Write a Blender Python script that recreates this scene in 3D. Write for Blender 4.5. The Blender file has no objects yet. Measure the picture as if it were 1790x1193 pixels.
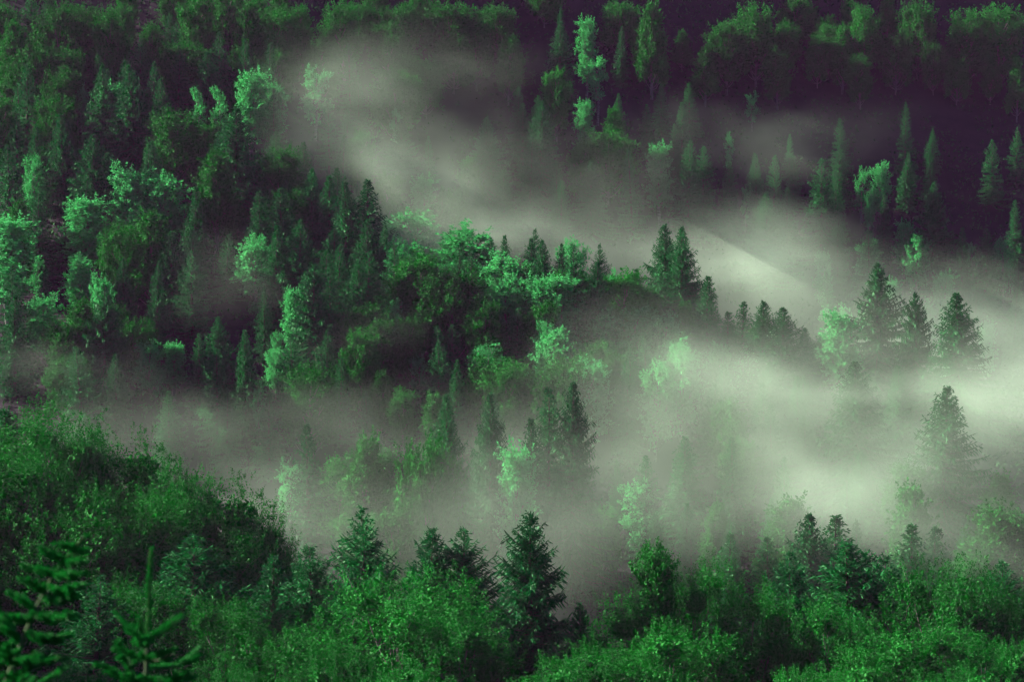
import bpy, math, random
import numpy as np
from mathutils import Vector, Matrix

# ------------------------------------------------------------------ camera, sky, sun, exposure
scene = bpy.context.scene
COL = scene.collection
CAMZ = 70.0                       # eye height above the datum
FPX, CX, CY = 5076.0, 895.0, 596.5  # focal length in pixels of the 1790 px wide photograph
PITCH = math.atan(0.07)

cam_d = bpy.data.cameras.new('camera')
cam = bpy.data.objects.new('camera', cam_d); COL.objects.link(cam)
cam.location = (0, 0, CAMZ)
cam.rotation_euler = (math.pi / 2 - PITCH, 0, 0)
cam_d.sensor_width = 36.0
cam_d.lens = 36.0 * FPX / 1790.0
cam_d.clip_start = 0.5; cam_d.clip_end = 6000
cam_d.dof.use_dof = True; cam_d.dof.focus_distance = 400; cam_d.dof.aperture_fstop = 4.0
scene.camera = cam

SUN_EL, SUN_AZ = math.radians(27), math.radians(-72)   # azimuth from the view direction (+Y), negative = from the left
world = bpy.data.worlds.new('World'); scene.world = world
world.use_nodes = True
wn = world.node_tree.nodes; wl = world.node_tree.links
wn.clear()
sky = wn.new('ShaderNodeTexSky'); sky.sky_type = 'NISHITA'; sky.sun_disc = False
sky.air_density = 0.5; sky.dust_density = 0.2; sky.ozone_density = 4.0; sky.altitude = 900
sky.sun_elevation = SUN_EL; sky.sun_rotation = SUN_AZ
bg = wn.new('ShaderNodeBackground'); bg.inputs['Strength'].default_value = 0.05
wo = wn.new('ShaderNodeOutputWorld')
wl.new(sky.outputs[0], bg.inputs[0]); wl.new(bg.outputs[0], wo.inputs[0])

sun_d = bpy.data.lights.new('sun', 'SUN'); sun_d.energy = 5.0; sun_d.angle = math.radians(0.5)
sun_d.color = (1.0, 0.96, 0.86)
sun = bpy.data.objects.new('sun', sun_d); COL.objects.link(sun)
sdir = Vector((math.sin(SUN_AZ) * math.cos(SUN_EL), math.cos(SUN_AZ) * math.cos(SUN_EL), math.sin(SUN_EL)))
sun.rotation_euler = sdir.to_track_quat('Z', 'Y').to_euler()
sun.location = (-200, 300, 300)

vs = scene.view_settings
vs.view_transform = 'Standard'; vs.look = 'None'; vs.gamma = 1.0; vs.use_curve_mapping = False
vs.exposure = 1.95
scene.display_settings.display_device = 'sRGB'
cy = scene.cycles
cy.max_bounces = 3; cy.diffuse_bounces = 1; cy.glossy_bounces = 1; cy.transmission_bounces = 1
cy.transparent_max_bounces = 4; cy.volume_bounces = 1
cy.volume_step_rate = 3.0; cy.volume_max_steps = 160
cy.use_denoising = True; cy.use_adaptive_sampling = True; cy.adaptive_min_samples = 32; cy.adaptive_threshold = 0.02
cy.caustics_reflective = False; cy.caustics_refractive = False

rng = np.random.default_rng(11)
R = random.Random(5)

# ------------------------------------------------------------------ helpers
UPV = Vector((0, math.sin(PITCH), math.cos(PITCH)))
FWD = Vector((0, math.cos(PITCH), -math.sin(PITCH)))
def P(px, py, d):
    """Point at distance d (along +Y) seen at the photograph's pixel (px, py)."""
    v = FWD + Vector((1, 0, 0)) * ((px - CX) / FPX) + UPV * ((CY - py) / FPX)
    v = v * (d / v.y)
    return Vector((v.x, v.y, v.z + CAMZ))
def PIX(p):
    q = Vector((p[0], p[1], p[2] - CAMZ))
    w = q.dot(FWD)
    return CX + FPX * q.x / w, CY - FPX * q.dot(UPV) / w

def link(o):
    COL.objects.link(o); return o
def mesh_np(name, verts, faces, mat=None, smooth=False):
    verts = np.asarray(verts, np.float32); faces = np.asarray(faces, np.int32)
    me = bpy.data.meshes.new(name)
    nf, k = faces.shape
    me.vertices.add(len(verts)); me.vertices.foreach_set('co', verts.ravel())
    me.loops.add(nf * k); me.loops.foreach_set('vertex_index', faces.ravel())
    me.polygons.add(nf)
    me.polygons.foreach_set('loop_start', np.arange(0, nf * k, k, dtype=np.int32))
    me.polygons.foreach_set('use_smooth', np.full(nf, smooth, dtype=bool))
    me.update(calc_edges=True)
    if mat: me.materials.append(mat)
    return me
def unit(a):
    return a / (np.linalg.norm(a, axis=-1, keepdims=True) + 1e-9)

def lattice(seed, n=32):
    return np.random.default_rng(seed).random((n, n, n)).astype(np.float32)
def vnoise(X, Y, Z, L):
    n = L.shape[0]
    def f(a):
        i = np.floor(a).astype(np.int32); t = (a - i).astype(np.float32)
        return i % n, (i + 1) % n, t * t * (3 - 2 * t)
    x0, x1, tx = f(X); y0, y1, ty = f(Y); z0, z1, tz = f(Z)
    def mx(a, b, t): return a + (b - a) * t
    return mx(mx(mx(L[x0, y0, z0], L[x1, y0, z0], tx), mx(L[x0, y1, z0], L[x1, y1, z0], tx), ty),
              mx(mx(L[x0, y0, z1], L[x1, y0, z1], tx), mx(L[x0, y1, z1], L[x1, y1, z1], tx), ty), tz)
LAT = [lattice(100 + i) for i in range(5)]
def fbm(X, Y, Z, octv=4, gain=0.5):
    s = 0; a = 1; t = 0
    for i in range(octv):
        s = s + a * vnoise(X * 2 ** i + 7.3 * i, Y * 2 ** i + 3.1 * i, Z * 2 ** i, LAT[i]); t += a; a *= gain
    return s / t

# ------------------------------------------------------------------ terrain
TX = np.array([-300., -110, -55, 0, 55, 110, 300])
TD = np.array([-200., 0, 60, 150, 220, 265, 300, 340, 370, 400, 430, 447, 475, 500, 530, 570, 620, 700, 900, 1500, 5000])
TZ = np.array([
 [20, 20, 20, 20, 20, 20, 20], [-1.7] * 7, [-13] * 7, [0, -26, -36, -36, -36, -36, -36], [-2, -34, -51, -51, -51, -51, -51],  # out-of-view ground at the left, raised to shade the lower-left wood
 [-6, -31, -48, -59, -61, -61, -61], [-14, -35, -51, -60, -61, -61, -61], [-30, -45, -54, -60, -60, -60, -60],
 [-40, -49, -54, -57, -57, -57, -57], [-45, -46, -47, -46, -48, -50, -52], [-34, -35, -33, -31, -39, -42, -46],
 [-28, -28, -26, -28, -39, -42, -48], [-12, -13, -14, -32, -44, -47, -50], [1, -1, -6, -27, -36, -40, -46],
 [17, 15, 8, -9, -20, -26, -36], [42, 38, 32, 15, 3, -4, -16], [92, 86, 75, 50, 34, 26, 16],
 [180, 176, 164, 134, 112, 98, 90], [260, 255, 250, 230, 210, 190, 170], [300] * 7, [300] * 7], float)  # rows past the far slope: unseen ridge, raised to cast shade on its top
def ground_np(x, y):
    x = np.asarray(x, float); y = np.asarray(y, float)
    xi = np.clip(np.searchsorted(TX, x) - 1, 0, len(TX) - 2); yi = np.clip(np.searchsorted(TD, y) - 1, 0, len(TD) - 2)
    tx = np.clip((x - TX[xi]) / (TX[xi + 1] - TX[xi]), 0, 1); ty = np.clip((y - TD[yi]) / (TD[yi + 1] - TD[yi]), 0, 1)
    tx = tx * tx * (3 - 2 * tx)
    z = (TZ[yi, xi] * (1 - tx) + TZ[yi, xi + 1] * tx) * (1 - ty) + (TZ[yi + 1, xi] * (1 - tx) + TZ[yi + 1, xi + 1] * tx) * ty
    amp = np.clip((y - 180) / 100, 0, 1)
    z = z + amp * 3.0 * (fbm(x / 34 + 50, y / 34 + 50, np.zeros_like(x) + .5, 3) - 0.5)
    z = z + np.clip((y - 585) / 60, 0, 1) * np.clip((1200 - y) / 300, 0, 1) * 34 * (fbm(x / 45 + 11, y / 60 + 5, np.zeros_like(x) + 1.7, 4) - 0.5)  # roughens the unseen ridge so the edge of its shadow is uneven
    return z + CAMZ
_gx, _gy = np.meshgrid(np.arange(-200., 202, 2), np.arange(0., 752, 2))
_GZ = ground_np(_gx.ravel(), _gy.ravel()).reshape(_gx.shape).tolist()
def ground(x, y):
    u = min(max((x + 200) / 2, 0), 199.99); w = min(max(y / 2, 0), 374.99)
    i, j = int(u), int(w); u -= i; w -= j
    return (_GZ[j][i] * (1 - u) + _GZ[j][i + 1] * u) * (1 - w) + (_GZ[j + 1][i] * (1 - u) + _GZ[j + 1][i + 1] * u) * w

# ------------------------------------------------------------------ materials
def mat_new(name):
    m = bpy.data.materials.new(name); m.use_nodes = True
    m.node_tree.nodes.clear()
    return m, m.node_tree.nodes, m.node_tree.links
def leaf_mat(name, dark, light, translucent=0.35, rough=0.5, spec=0.35):
    m, N, L = mat_new(name)
    out = N.new('ShaderNodeOutputMaterial')
    geo = N.new('ShaderNodeNewGeometry'); oi = N.new('ShaderNodeObjectInfo')
    add = N.new('ShaderNodeMath'); add.operation = 'MULTIPLY_ADD'
    add.inputs[1].default_value = 0.55
    mul = N.new('ShaderNodeMath'); mul.operation = 'MULTIPLY'; mul.inputs[1].default_value = 0.45
    L.new(oi.outputs['Random'], mul.inputs[0])
    L.new(geo.outputs['Random Per Island'], add.inputs[0]); L.new(mul.outputs[0], add.inputs[2])
    mix = N.new('ShaderNodeMix'); mix.data_type = 'RGBA'
    mix.inputs['A'].default_value = (*dark, 1); mix.inputs['B'].default_value = (*light, 1)
    L.new(add.outputs[0], mix.inputs['Factor'])
    pb = N.new('ShaderNodeMixShader'); pb.inputs[0].default_value = spec
    df = N.new('ShaderNodeBsdfDiffuse'); L.new(mix.outputs['Result'], df.inputs['Color'])
    gl = N.new('ShaderNodeBsdfGlossy'); gl.inputs['Roughness'].default_value = rough; gl.inputs['Color'].default_value = (.7, 1, .7, 1)
    L.new(df.outputs[0], pb.inputs[1]); L.new(gl.outputs[0], pb.inputs[2])
    tr = N.new('ShaderNodeBsdfTranslucent'); L.new(mix.outputs['Result'], tr.inputs['Color'])
    ms = N.new('ShaderNodeMixShader'); ms.inputs[0].default_value = translucent
    L.new(pb.outputs[0], ms.inputs[1]); L.new(tr.outputs[0], ms.inputs[2]); L.new(ms.outputs[0], out.inputs['Surface'])
    return m
def noise_mat(name, c1, c2, scale, rough=0.9, bump=0.0, stretch=(1, 1, 1)):
    m, N, L = mat_new(name)
    out = N.new('ShaderNodeOutputMaterial')
    tc = N.new('ShaderNodeTexCoord'); mp = N.new('ShaderNodeMapping'); mp.inputs['Scale'].default_value = stretch
    L.new(tc.outputs['Object'], mp.inputs['Vector'])
    nz = N.new('ShaderNodeTexNoise'); nz.inputs['Scale'].default_value = scale; nz.inputs['Detail'].default_value = 6
    L.new(mp.outputs[0], nz.inputs['Vector'])
    cr = N.new('ShaderNodeValToRGB')
    cr.color_ramp.elements[0].position = 0.35; cr.color_ramp.elements[0].color = (*c1, 1)
    cr.color_ramp.elements[1].position = 0.68; cr.color_ramp.elements[1].color = (*c2, 1)
    L.new(nz.outputs['Fac'], cr.inputs[0])
    pb = N.new('ShaderNodeBsdfPrincipled'); pb.inputs['Roughness'].default_value = rough
    pb.inputs['Specular IOR Level'].default_value = 0.2
    L.new(cr.outputs[0], pb.inputs['Base Color'])
    if bump:
        bp = N.new('ShaderNodeBump'); bp.inputs['Strength'].default_value = bump; bp.inputs['Distance'].default_value = 0.2
        L.new(nz.outputs['Fac'], bp.inputs['Height']); L.new(bp.outputs[0], pb.inputs['Normal'])
    L.new(pb.outputs[0], out.inputs['Surface'])
    return m
M_SPRUCE = leaf_mat('spruce_needles', (0.006, 0.075, 0.020), (0.016, 0.165, 0.038), 0.18, 0.5, 0.012)
M_BROAD = leaf_mat('broadleaf_leaves', (0.003, 0.080, 0.008), (0.012, 0.210, 0.020), 0.15, 0.55, 0.012)
M_BIRCH = leaf_mat('birch_leaves', (0.024, 0.24, 0.052), (0.075, 0.46, 0.13), 0.50, 0.55, 0.012)
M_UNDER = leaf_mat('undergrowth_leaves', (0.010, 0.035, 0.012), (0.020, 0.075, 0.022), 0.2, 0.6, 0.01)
M_BARK = noise_mat('spruce_bark', (0.035, 0.026, 0.024), (0.085, 0.066, 0.058), 3.0, 0.95, 0.4, (1, 1, 0.3))
M_BBARK = noise_mat('beech_bark', (0.07, 0.065, 0.06), (0.14, 0.13, 0.12), 2.0, 0.9, 0.2, (1, 1, 0.4))
M_KBARK = noise_mat('birch_bark', (0.05, 0.04, 0.04), (0.17, 0.16, 0.15), 2.4, 0.8, 0.2, (0.5, 0.5, 2.5))
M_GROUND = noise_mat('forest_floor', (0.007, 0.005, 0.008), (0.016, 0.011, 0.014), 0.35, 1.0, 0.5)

# ------------------------------------------------------------------ tree prototypes (mesh data only, shared by the copies)
def tube(pts, rad, sides=6):
    pts = np.asarray(pts, float); n = len(pts)
    tan = unit(np.gradient(pts, axis=0))
    ref = np.where(np.abs(tan[:, 2:3]) > 0.9, np.array([[1., 0, 0]]), np.array([[0, 0, 1.]]))
    a = unit(np.cross(tan, ref)); b = np.cross(tan, a)
    th = np.linspace(0, 2 * np.pi, sides, endpoint=False)
    ring = a[:, None] * np.cos(th)[None, :, None] + b[:, None] * np.sin(th)[None, :, None]
    v = (pts[:, None] + ring * np.asarray(rad)[:, None, None]).reshape(-1, 3)
    i = np.arange(n - 1)[:, None] * sides; j = np.arange(sides)[None]; j2 = (j + 1) % sides
    f = np.stack([i + j, i + j2, i + sides + j2, i + sides + j], -1).reshape(-1, 4)
    return v, f
class Acc:
    def __init__(s): s.v = []; s.f = []; s.n = 0
    def add(s, v, f):
        s.v.append(np.asarray(v)); s.f.append(np.asarray(f) + s.n); s.n += len(v)
    def mesh(s, name, mat, smooth=False):
        return mesh_np(name, np.concatenate(s.v), np.concatenate(s.f), mat, smooth)
def kites(base, dirs, length, width, nrm, fold=0.0):
    """Leaf- or twig-shaped quads: base point, direction, length, width, approximate normal."""
    d = unit(dirs); side = unit(np.cross(d, nrm)); n2 = np.cross(side, d)
    L_ = length[:, None]; W_ = width[:, None]
    mid = base + d * L_ * 0.45
    v = np.stack([base, mid + side * W_ * .5 + n2 * W_ * fold, base + d * L_, mid - side * W_ * .5 + n2 * W_ * fold], 1).reshape(-1, 3)
    f = np.arange(len(base) * 4).reshape(-1, 4)
    return v, f

def spruce_proto(name, H, RB, seed, droop=0.45, upturn=0.3, power=0.85, spacing=0.42, twig=0.24, nbr=(5, 7), base=0.04, gap=0.0, lean=0.0, wid=1.0, hang=0.6, topy=1.0):
    g = np.random.default_rng(seed)
    acc = Acc(); tw = Acc()
    zs = np.linspace(0, H, 9)
    bend = lean * (zs / H) ** 2 * H + 0.10 * np.sin(zs / H * 5 + seed)
    tv, tf = tube(np.stack([bend, 0.3 * bend, zs], 1), 0.018 * H * (1 - zs / H) ** 0.9 + 0.012, 8)
    tw.add(tv, tf)
    ph = g.uniform(0, 6.28, 4); z = base * H
    while z < H - 0.15:
        rel = z / H
        n = int(g.integers(nbr[0], nbr[1] + 1))
        if rel > 0.93: n = max(3, n - 2)
        az0 = g.uniform(0, 6.28)
        cx = np.interp(z, zs, bend)
        for k in range(n):
            if g.random() < gap: continue
            az = az0 + 6.283 * k / n + g.normal(0, 0.18)
            lump = 1 + 0.16 * math.sin(2 * az + ph[0] + rel * 9) + 0.12 * math.sin(3 * az + ph[1] - rel * 14)
            L = RB * ((1 - rel) ** power) * lump * g.uniform(0.72, 1.12) * (0.85 + 0.15 * min(1, rel / 0.2)) + 0.12 * topy
            zz = z + g.normal(0, spacing * 0.3)
            rad = np.array([math.cos(az), math.sin(az), 0.0]); perp = np.array([-rad[1], rad[0], 0.0])
            a = -droop + (droop + 0.75) * max(0, rel - 0.35) / 0.65 + g.normal(0, 0.07)
            b = upturn * (1 - 0.5 * rel)
            m = max(3, int(L / twig))
            t = (np.arange(m) + g.uniform(0, 1, m) * 0.6 + 0.35) / m; t = np.clip(t, 0, 1)
            pos = np.array([cx, 0.3 * cx, zz]) + rad * (L * t)[:, None]
            pos[:, 2] += L * (a * t + b * t * t)
            tangent = unit(rad[None] * np.ones((m, 1)) + np.array([0, 0, 1.]) * (a + 2 * b * t)[:, None])
            ts = np.linspace(0, 0.95, 4)
            bp = np.array([cx, 0.3 * cx, zz]) + rad * (L * ts)[:, None]; bp[:, 2] += L * (a * ts + b * ts * ts)
            tv, tf = tube(bp, (0.012 + 0.012 * L) * (1 - ts * .85), 3); tw.add(tv, tf)
            prof = (0.30 * L) * (1 - t) ** 0.7 + 0.16
            for sgn in (-1, 1):
                dr = tangent * 0.75 + perp * sgn * g.uniform(0.55, 0.95, (m, 1)) + np.array([0, 0, -0.18]) + g.normal(0, .12, (m, 3))
                ln = np.minimum(prof, 0.95) * g.uniform(0.7, 1.25, m)
                v, f = kites(pos, dr, ln, (0.10 + 0.06 * ln) * wid * g.uniform(.8, 1.3, m), np.array([0, 0, 1.]) + g.normal(0, .45, (m, 3)))
                acc.add(v, f)
            # hanging branchlets under the branch, and a terminal twig
            dr = tangent * 0.45 + perp * g.normal(0, .35, (m, 1)) + np.array([0, 0, -hang * 1.4]) * (0.4 + (1 - rel))
            ln = np.minimum(0.25 + 0.16 * L, 0.8) * g.uniform(0.6, 1.3, m)
            v, f = kites(pos, dr, ln, (0.11 + 0.05 * ln) * wid, perp[None] * g.normal(0, 1, (m, 1)) + rad[None] * g.normal(0, 1, (m, 1)) + 0.01)
            acc.add(v, f)
            dr = tangent + np.array([0, 0, 0.25]) + g.normal(0, .15, (m, 3))
            v, f = kites(pos, dr, np.minimum(0.22 + 0.12 * L, .55) * g.uniform(.7, 1.3, m), np.full(m, 0.12 * wid), np.array([0, 0, 1.]) + g.normal(0, .6, (m, 3)))
            acc.add(v, f)
        z += spacing * g.uniform(0.75, 1.25) * (0.55 + 0.45 * (1 - rel)) * (1.0 if rel < .95 else .6)
    m = 14   # the leader
    t = np.linspace(0.955, 1.0, m) * H
    pos = np.stack([np.interp(t, zs, bend), 0.3 * np.interp(t, zs, bend), t], 1)
    v, f = kites(pos, g.normal(0, .5, (m, 3)) + np.array([0, 0, 1.]), np.full(m, 0.32), np.full(m, .09), g.normal(0, 1, (m, 3)))
    acc.add(v, f)
    return dict(H=H, crown=acc.mesh(name + '_crown', M_SPRUCE), trunk=tw.mesh(name + '_trunk', M_BARK, True))

def broad_proto(name, H, RC, seed, mat, bark, cb=0.12, nl=17, nspray=560, per=24, leaf=0.30, spr=1.3, up=0.55, ragged=0.25, weep=0.0, lobe=0.42, shape='dome', fillf=0.30, tight=.2):
    g = np.random.default_rng(seed)
    zc = H * (cb + (1 - cb) * 0.45); RZ = H * (1 - cb) * 0.5
    lobes = []
    for k in range(nl):
        u = (k + 0.5) / nl
        zz = -0.85 + 1.75 * u
        if shape == 'dome': prof = math.sqrt(max(0.05, 1 - (max(zz, -0.3)) ** 2)) * (1 if zz > -.3 else .9)
        elif shape == 'oval': prof = math.sqrt(max(0.05, 1 - zz * zz)) * 0.9
        else: prof = max(0.1, (1 - zz) * 0.55) ** 0.8        # 'cone'
        az = k * 2.39996 + g.normal(0, .35)
        rr = RC * (1 - lobe) * prof * g.uniform(0.8, 1.12)
        lr = RC * lobe * g.uniform(0.75, 1.25) * (0.62 + 0.38 * prof)
        lobes.append((np.array([rr * math.cos(az), rr * math.sin(az), zc + RZ * zz * (1 - lobe * .5)]), np.array([lr, lr, lr * g.uniform(0.75, 1.1)])))
    lobes.append((np.array([0, 0, zc]), np.array([RC * .5, RC * .5, RZ * .72])))
    C = np.array([l[0] for l in lobes]); RR = np.array([l[1] for l in lobes])
    acc = Acc(); tw = Acc()
    # trunk and limbs
    zs = np.linspace(0, zc + RZ * 0.6, 8); wob = 0.015 * H * np.sin(zs / H * 6 + seed)
    tv, tf = tube(np.stack([wob, wob * .6, zs], 1), 0.017 * H * (1 - zs / (zs[-1] * 1.06)) ** 0.8, 8); tw.add(tv, tf)
    for c in C[:-1]:
        z0 = max(H * cb * .75, c[2] - abs(RC) * 0.75)
        p0 = np.array([np.interp(z0, zs, wob), .6 * np.interp(z0, zs, wob), z0])
        tt = np.linspace(0, 1, 6)[:, None]
        pts = p0 * (1 - tt) + c * tt + np.array([0, 0, -0.12 * RC]) * np.sin(tt * np.pi) + g.normal(0, .05, (6, 3))
        tv, tf = tube(pts, 0.007 * H * (1 - tt[:, 0] * .8), 5); tw.add(tv, tf)
        for q in range(4):
            e = c + unit(g.normal(0, 1, 3) + np.array([0, 0, .5])) * RR[0, 0] * .95
            pts = pts[3] * (1 - tt) + e * tt + g.normal(0, .04, (6, 3)) if q == 0 else c * (1 - tt) + e * tt + g.normal(0, .04, (6, 3))
            tv, tf = tube(pts, 0.003 * H * (1 - tt[:, 0] * .85), 4); tw.add(tv, tf)
            pts = c * (1 - tt) + e * tt
    # sprays of leaves on the lobes' outsides
    w = RR[:, 0] ** 2; w[-1] *= .5; w = w / w.sum()
    li = g.choice(len(lobes), nspray * 2, p=w)
    u = unit(g.normal(0, 1, (nspray * 2, 3)) + np.array([0, 0, .35]))
    p = C[li] + RR[li] * u * g.uniform(1 - ragged, 1.0, (nspray * 2, 1))
    inside = np.zeros(len(p), bool)
    for k in range(len(lobes)):
        q = (p - C[k]) / RR[k]; inside |= (np.linalg.norm(q, axis=1) < 0.72) & (li != k)
    keep = np.where(~inside)[0][:nspray]
    p = p[keep]; u = u[keep]; n = len(p)
    ax = unit(u * .8 + np.array([0, 0, up]) + g.normal(0, .35, (n, 3)) - np.array([0, 0, weep]))
    sl = spr * g.uniform(.5, 1.35, n)
    t = g.uniform(0, 1, (n, per)) ** .8
    lat = g.normal(0, 1, (n, per, 3)) * (tight * spr * (1.05 - .75 * t))[..., None]
    pos = p[:, None] + ax[:, None] * (sl[:, None] * t)[..., None] + lat
    if weep: pos[..., 2] -= weep * 0.8 * spr * t ** 2
    pos = pos.reshape(-1, 3)
    nr = (u * 1.1)[:, None] + np.array([0, 0, .35]) + g.normal(0, .42, (n, per, 3))
    dr = ax[:, None] * .8 + g.normal(0, .7, (n, per, 3)) - np.array([0, 0, .1 + .5 * weep])
    ln = leaf * g.uniform(.6, 1.35, n * per)
    v, f = kites(pos, dr.reshape(-1, 3), ln, ln * .62, nr.reshape(-1, 3), 0.12)
    acc.add(v, f)
    nf = int(n * per * fillf)
    li = g.choice(len(lobes), nf, p=w); u = unit(g.normal(0, 1, (nf, 3)))
    pos = C[li] + RR[li] * u * g.uniform(.25, .78, (nf, 1))
    ln = max(.34, leaf * 2.0) * g.uniform(.7, 1.3, nf)
    v, f = kites(pos, g.normal(0, 1, (nf, 3)), ln, ln * .7, u + g.normal(0, .6, (nf, 3)), .1); acc.add(v, f)
    top = float(np.percentile(np.concatenate(acc.v)[:, 2], 99.8))
    return dict(H=top, crown=acc.mesh(name + '_crown', mat), trunk=tw.mesh(name + '_trunk', bark, True))

PROTO = {}
def sp(k, *a, **b): PROTO.setdefault(k, []).append(spruce_proto('spruce', *a, **b))
def br(k, *a, **b): PROTO.setdefault(k, []).append(broad_proto('broadleaf', *a, **b))
sp('Sc', 22, 9.0, 1, power=.95, wid=1.35); sp('Sc', 22, 8.4, 2, droop=.35, power=.92, gap=.06, wid=1.4); sp('Sc', 22, 9.4, 3, power=1.0, droop=.55, lean=.015, wid=1.35); sp('Sc', 22, 8.6, 14, power=.9, droop=.45, gap=.16, spacing=.48, lean=-.02, wid=1.4)
sp('Sd', 22, 9.2, 4, droop=.55, upturn=.42, spacing=.52, twig=.2, gap=.18, hang=1.1, power=1.0, wid=1.8); sp('Sd', 22, 8.6, 5, droop=.62, upturn=.45, spacing=.5, twig=.2, gap=.22, hang=1.1, power=.95, lean=.02, wid=1.8)
sp('Ss', 20, 4.8, 6, droop=.4, power=.9, wid=1.2); sp('Ss', 20, 4.2, 7, droop=.3, gap=.1, power=.85, lean=.02, wid=1.2); sp('Ss', 20, 5.4, 8, droop=.5, gap=.14, wid=1.2); sp('Ss', 20, 4.6, 15, droop=.35, gap=.25, spacing=.5, lean=-.03, wid=1.2)
sp('Sr', 22, 7.0, 9, droop=.5, upturn=.35, gap=.25, lean=.03, spacing=.55, power=.85, wid=1.3); sp('Sr', 22, 6.4, 10, droop=.3, gap=.32, spacing=.6, power=.85, lean=-.02, wid=1.3)
sp('Sn', 20, 8.0, 21, droop=.5, upturn=.42, spacing=.46, twig=.11, gap=.12, wid=.8, power=.95); sp('Sn', 20, 7.2, 22, droop=.4, spacing=.42, twig=.11, gap=.16, wid=.8, power=.9, lean=.02); sp('Sn', 20, 7.6, 24, droop=.6, upturn=.5, spacing=.55, twig=.11, gap=.18, wid=.8, power=.95, lean=-.02)
sp('Si', 20, 6.6, 23, droop=.45, upturn=.3, spacing=.36, twig=.12, wid=.85, power=.8, gap=.2, lean=.015)
FB = dict(nspray=640, per=22, tight=.15, leaf=.30)
br('Br', 14, 5.4, 31, M_BROAD, M_BBARK, nl=26, lobe=.28, ragged=.4, spr=1.5, up=.8, **FB); br('Br', 14, 5.0, 32, M_BROAD, M_BBARK, nl=30, lobe=.25, ragged=.5, spr=1.7, up=1.0, **FB); br('Br', 14, 5.8, 33, M_BROAD, M_BBARK, nl=22, lobe=.30, ragged=.4, spr=1.5, up=.7, **FB)
br('Bo', 17, 4.2, 34, M_BROAD, M_BBARK, shape='oval', nl=26, lobe=.27, ragged=.45, spr=1.6, up=.9, **FB); br('Bo', 17, 3.8, 35, M_BROAD, M_BBARK, shape='cone', nl=24, lobe=.30, ragged=.45, spr=1.6, up=.9, **FB)
br('Bu', 17, 4.4, 36, M_BROAD, M_BBARK, shape='oval', up=1.4, spr=2.1, ragged=.45, nl=24, lobe=.26, **FB); br('Bu', 17, 4.8, 37, M_BROAD, M_BBARK, shape='dome', up=1.5, spr=2.1, nl=26, lobe=.24, ragged=.45, **FB)
br('Ko', 15, 3.0, 41, M_BIRCH, M_KBARK, shape='oval', nl=18, tight=.16, nspray=260, per=22, spr=1.1, leaf=.26, cb=.14, ragged=.4)
br('Ko', 15, 2.8, 42, M_BIRCH, M_KBARK, shape='oval', nl=16, tight=.16, nspray=240, per=22, spr=1.3, leaf=.26, cb=.12, lobe=.36)
br('Ko', 15, 3.3, 43, M_BIRCH, M_KBARK, shape='dome', nl=18, tight=.16, nspray=260, per=22, spr=1.2, leaf=.26, cb=.12, lobe=.34)
br('Kt', 17, 2.3, 44, M_BIRCH, M_KBARK, shape='oval', nl=13, nspray=240, per=20, spr=1.1, leaf=.26, cb=.1, lobe=.55, ragged=.5)
br('Kw', 15, 3.6, 45, M_BIRCH, M_KBARK, shape='dome', nl=10, nspray=230, per=24, spr=1.4, leaf=.24, weep=1.3, lobe=.36, cb=.16, fillf=.06)
br('Kp', 15, 3.2, 46, M_BIRCH, M_KBARK, shape='oval', nl=9, nspray=170, per=22, spr=1.0, leaf=.26, lobe=.34, cb=.14, fillf=.12, ragged=.6)
br('Kp', 15, 2.6, 47, M_BIRCH, M_KBARK, shape='oval', nl=7, nspray=130, per=22, spr=.9, leaf=.26, lobe=.4, cb=.14, fillf=.12, ragged=.6)
# nearer, finer-leaved crowns
br('Nr', 16, 6.4, 51, M_BROAD, M_BBARK, nl=17, nspray=1250, per=42, leaf=.135, spr=1.4, up=.7, lobe=.34, ragged=.22, tight=.13)
br('Nr', 16, 5.8, 52, M_BROAD, M_BBARK, nl=15, nspray=1150, per=42, leaf=.135, spr=1.5, up=.8, lobe=.36, ragged=.25, tight=.13)
br('Nr', 16, 6.6, 56, M_BROAD, M_BBARK, nl=20, nspray=1250, per=42, leaf=.135, spr=1.6, up=1.0, lobe=.31, ragged=.3, tight=.12)
br('Nu', 17, 4.6, 53, M_BROAD, M_BBARK, shape='oval', nl=20, nspray=950, per=42, leaf=.13, spr=1.9, up=1.6, lobe=.29, cb=.1, ragged=.35, tight=.11)
br('Nu', 17, 5.4, 54, M_BROAD, M_BBARK, shape='dome', nl=22, nspray=1050, per=42, leaf=.13, spr=2.0, up=1.4, lobe=.28, cb=.1, ragged=.35, tight=.11)
br('Nt', 17, 1.7, 55, M_BROAD, M_BBARK, shape='oval', nl=12, nspray=420, per=22, leaf=.17, spr=.9, up=1.2, lobe=.5, cb=.55)

# ------------------------------------------------------------------ the setting: ground
def build_ground():
    ys = np.concatenate([np.arange(-200, 180, 12), np.arange(180, 660, 4), np.arange(660, 1000, 12), np.linspace(1000, 5000, 30)])
    xs = np.concatenate([np.linspace(-3000, -260, 24), np.arange(-250, 251, 5), np.linspace(260, 3000, 24)])
    X, Y = np.meshgrid(xs, ys); Z = ground_np(X.ravel(), Y.ravel()).reshape(X.shape)
    v = np.stack([X, Y, Z], -1).reshape(-1, 3); w = len(xs)
    i = (np.arange(len(ys) - 1)[:, None] * w + np.arange(w - 1)[None]).ravel()
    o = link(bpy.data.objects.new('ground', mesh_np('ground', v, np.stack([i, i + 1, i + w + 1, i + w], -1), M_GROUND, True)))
    o['kind'] = 'structure'
    o['label'] = 'dark leaf-littered forest floor of the misty valley slope'
    return o
build_ground()

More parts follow.
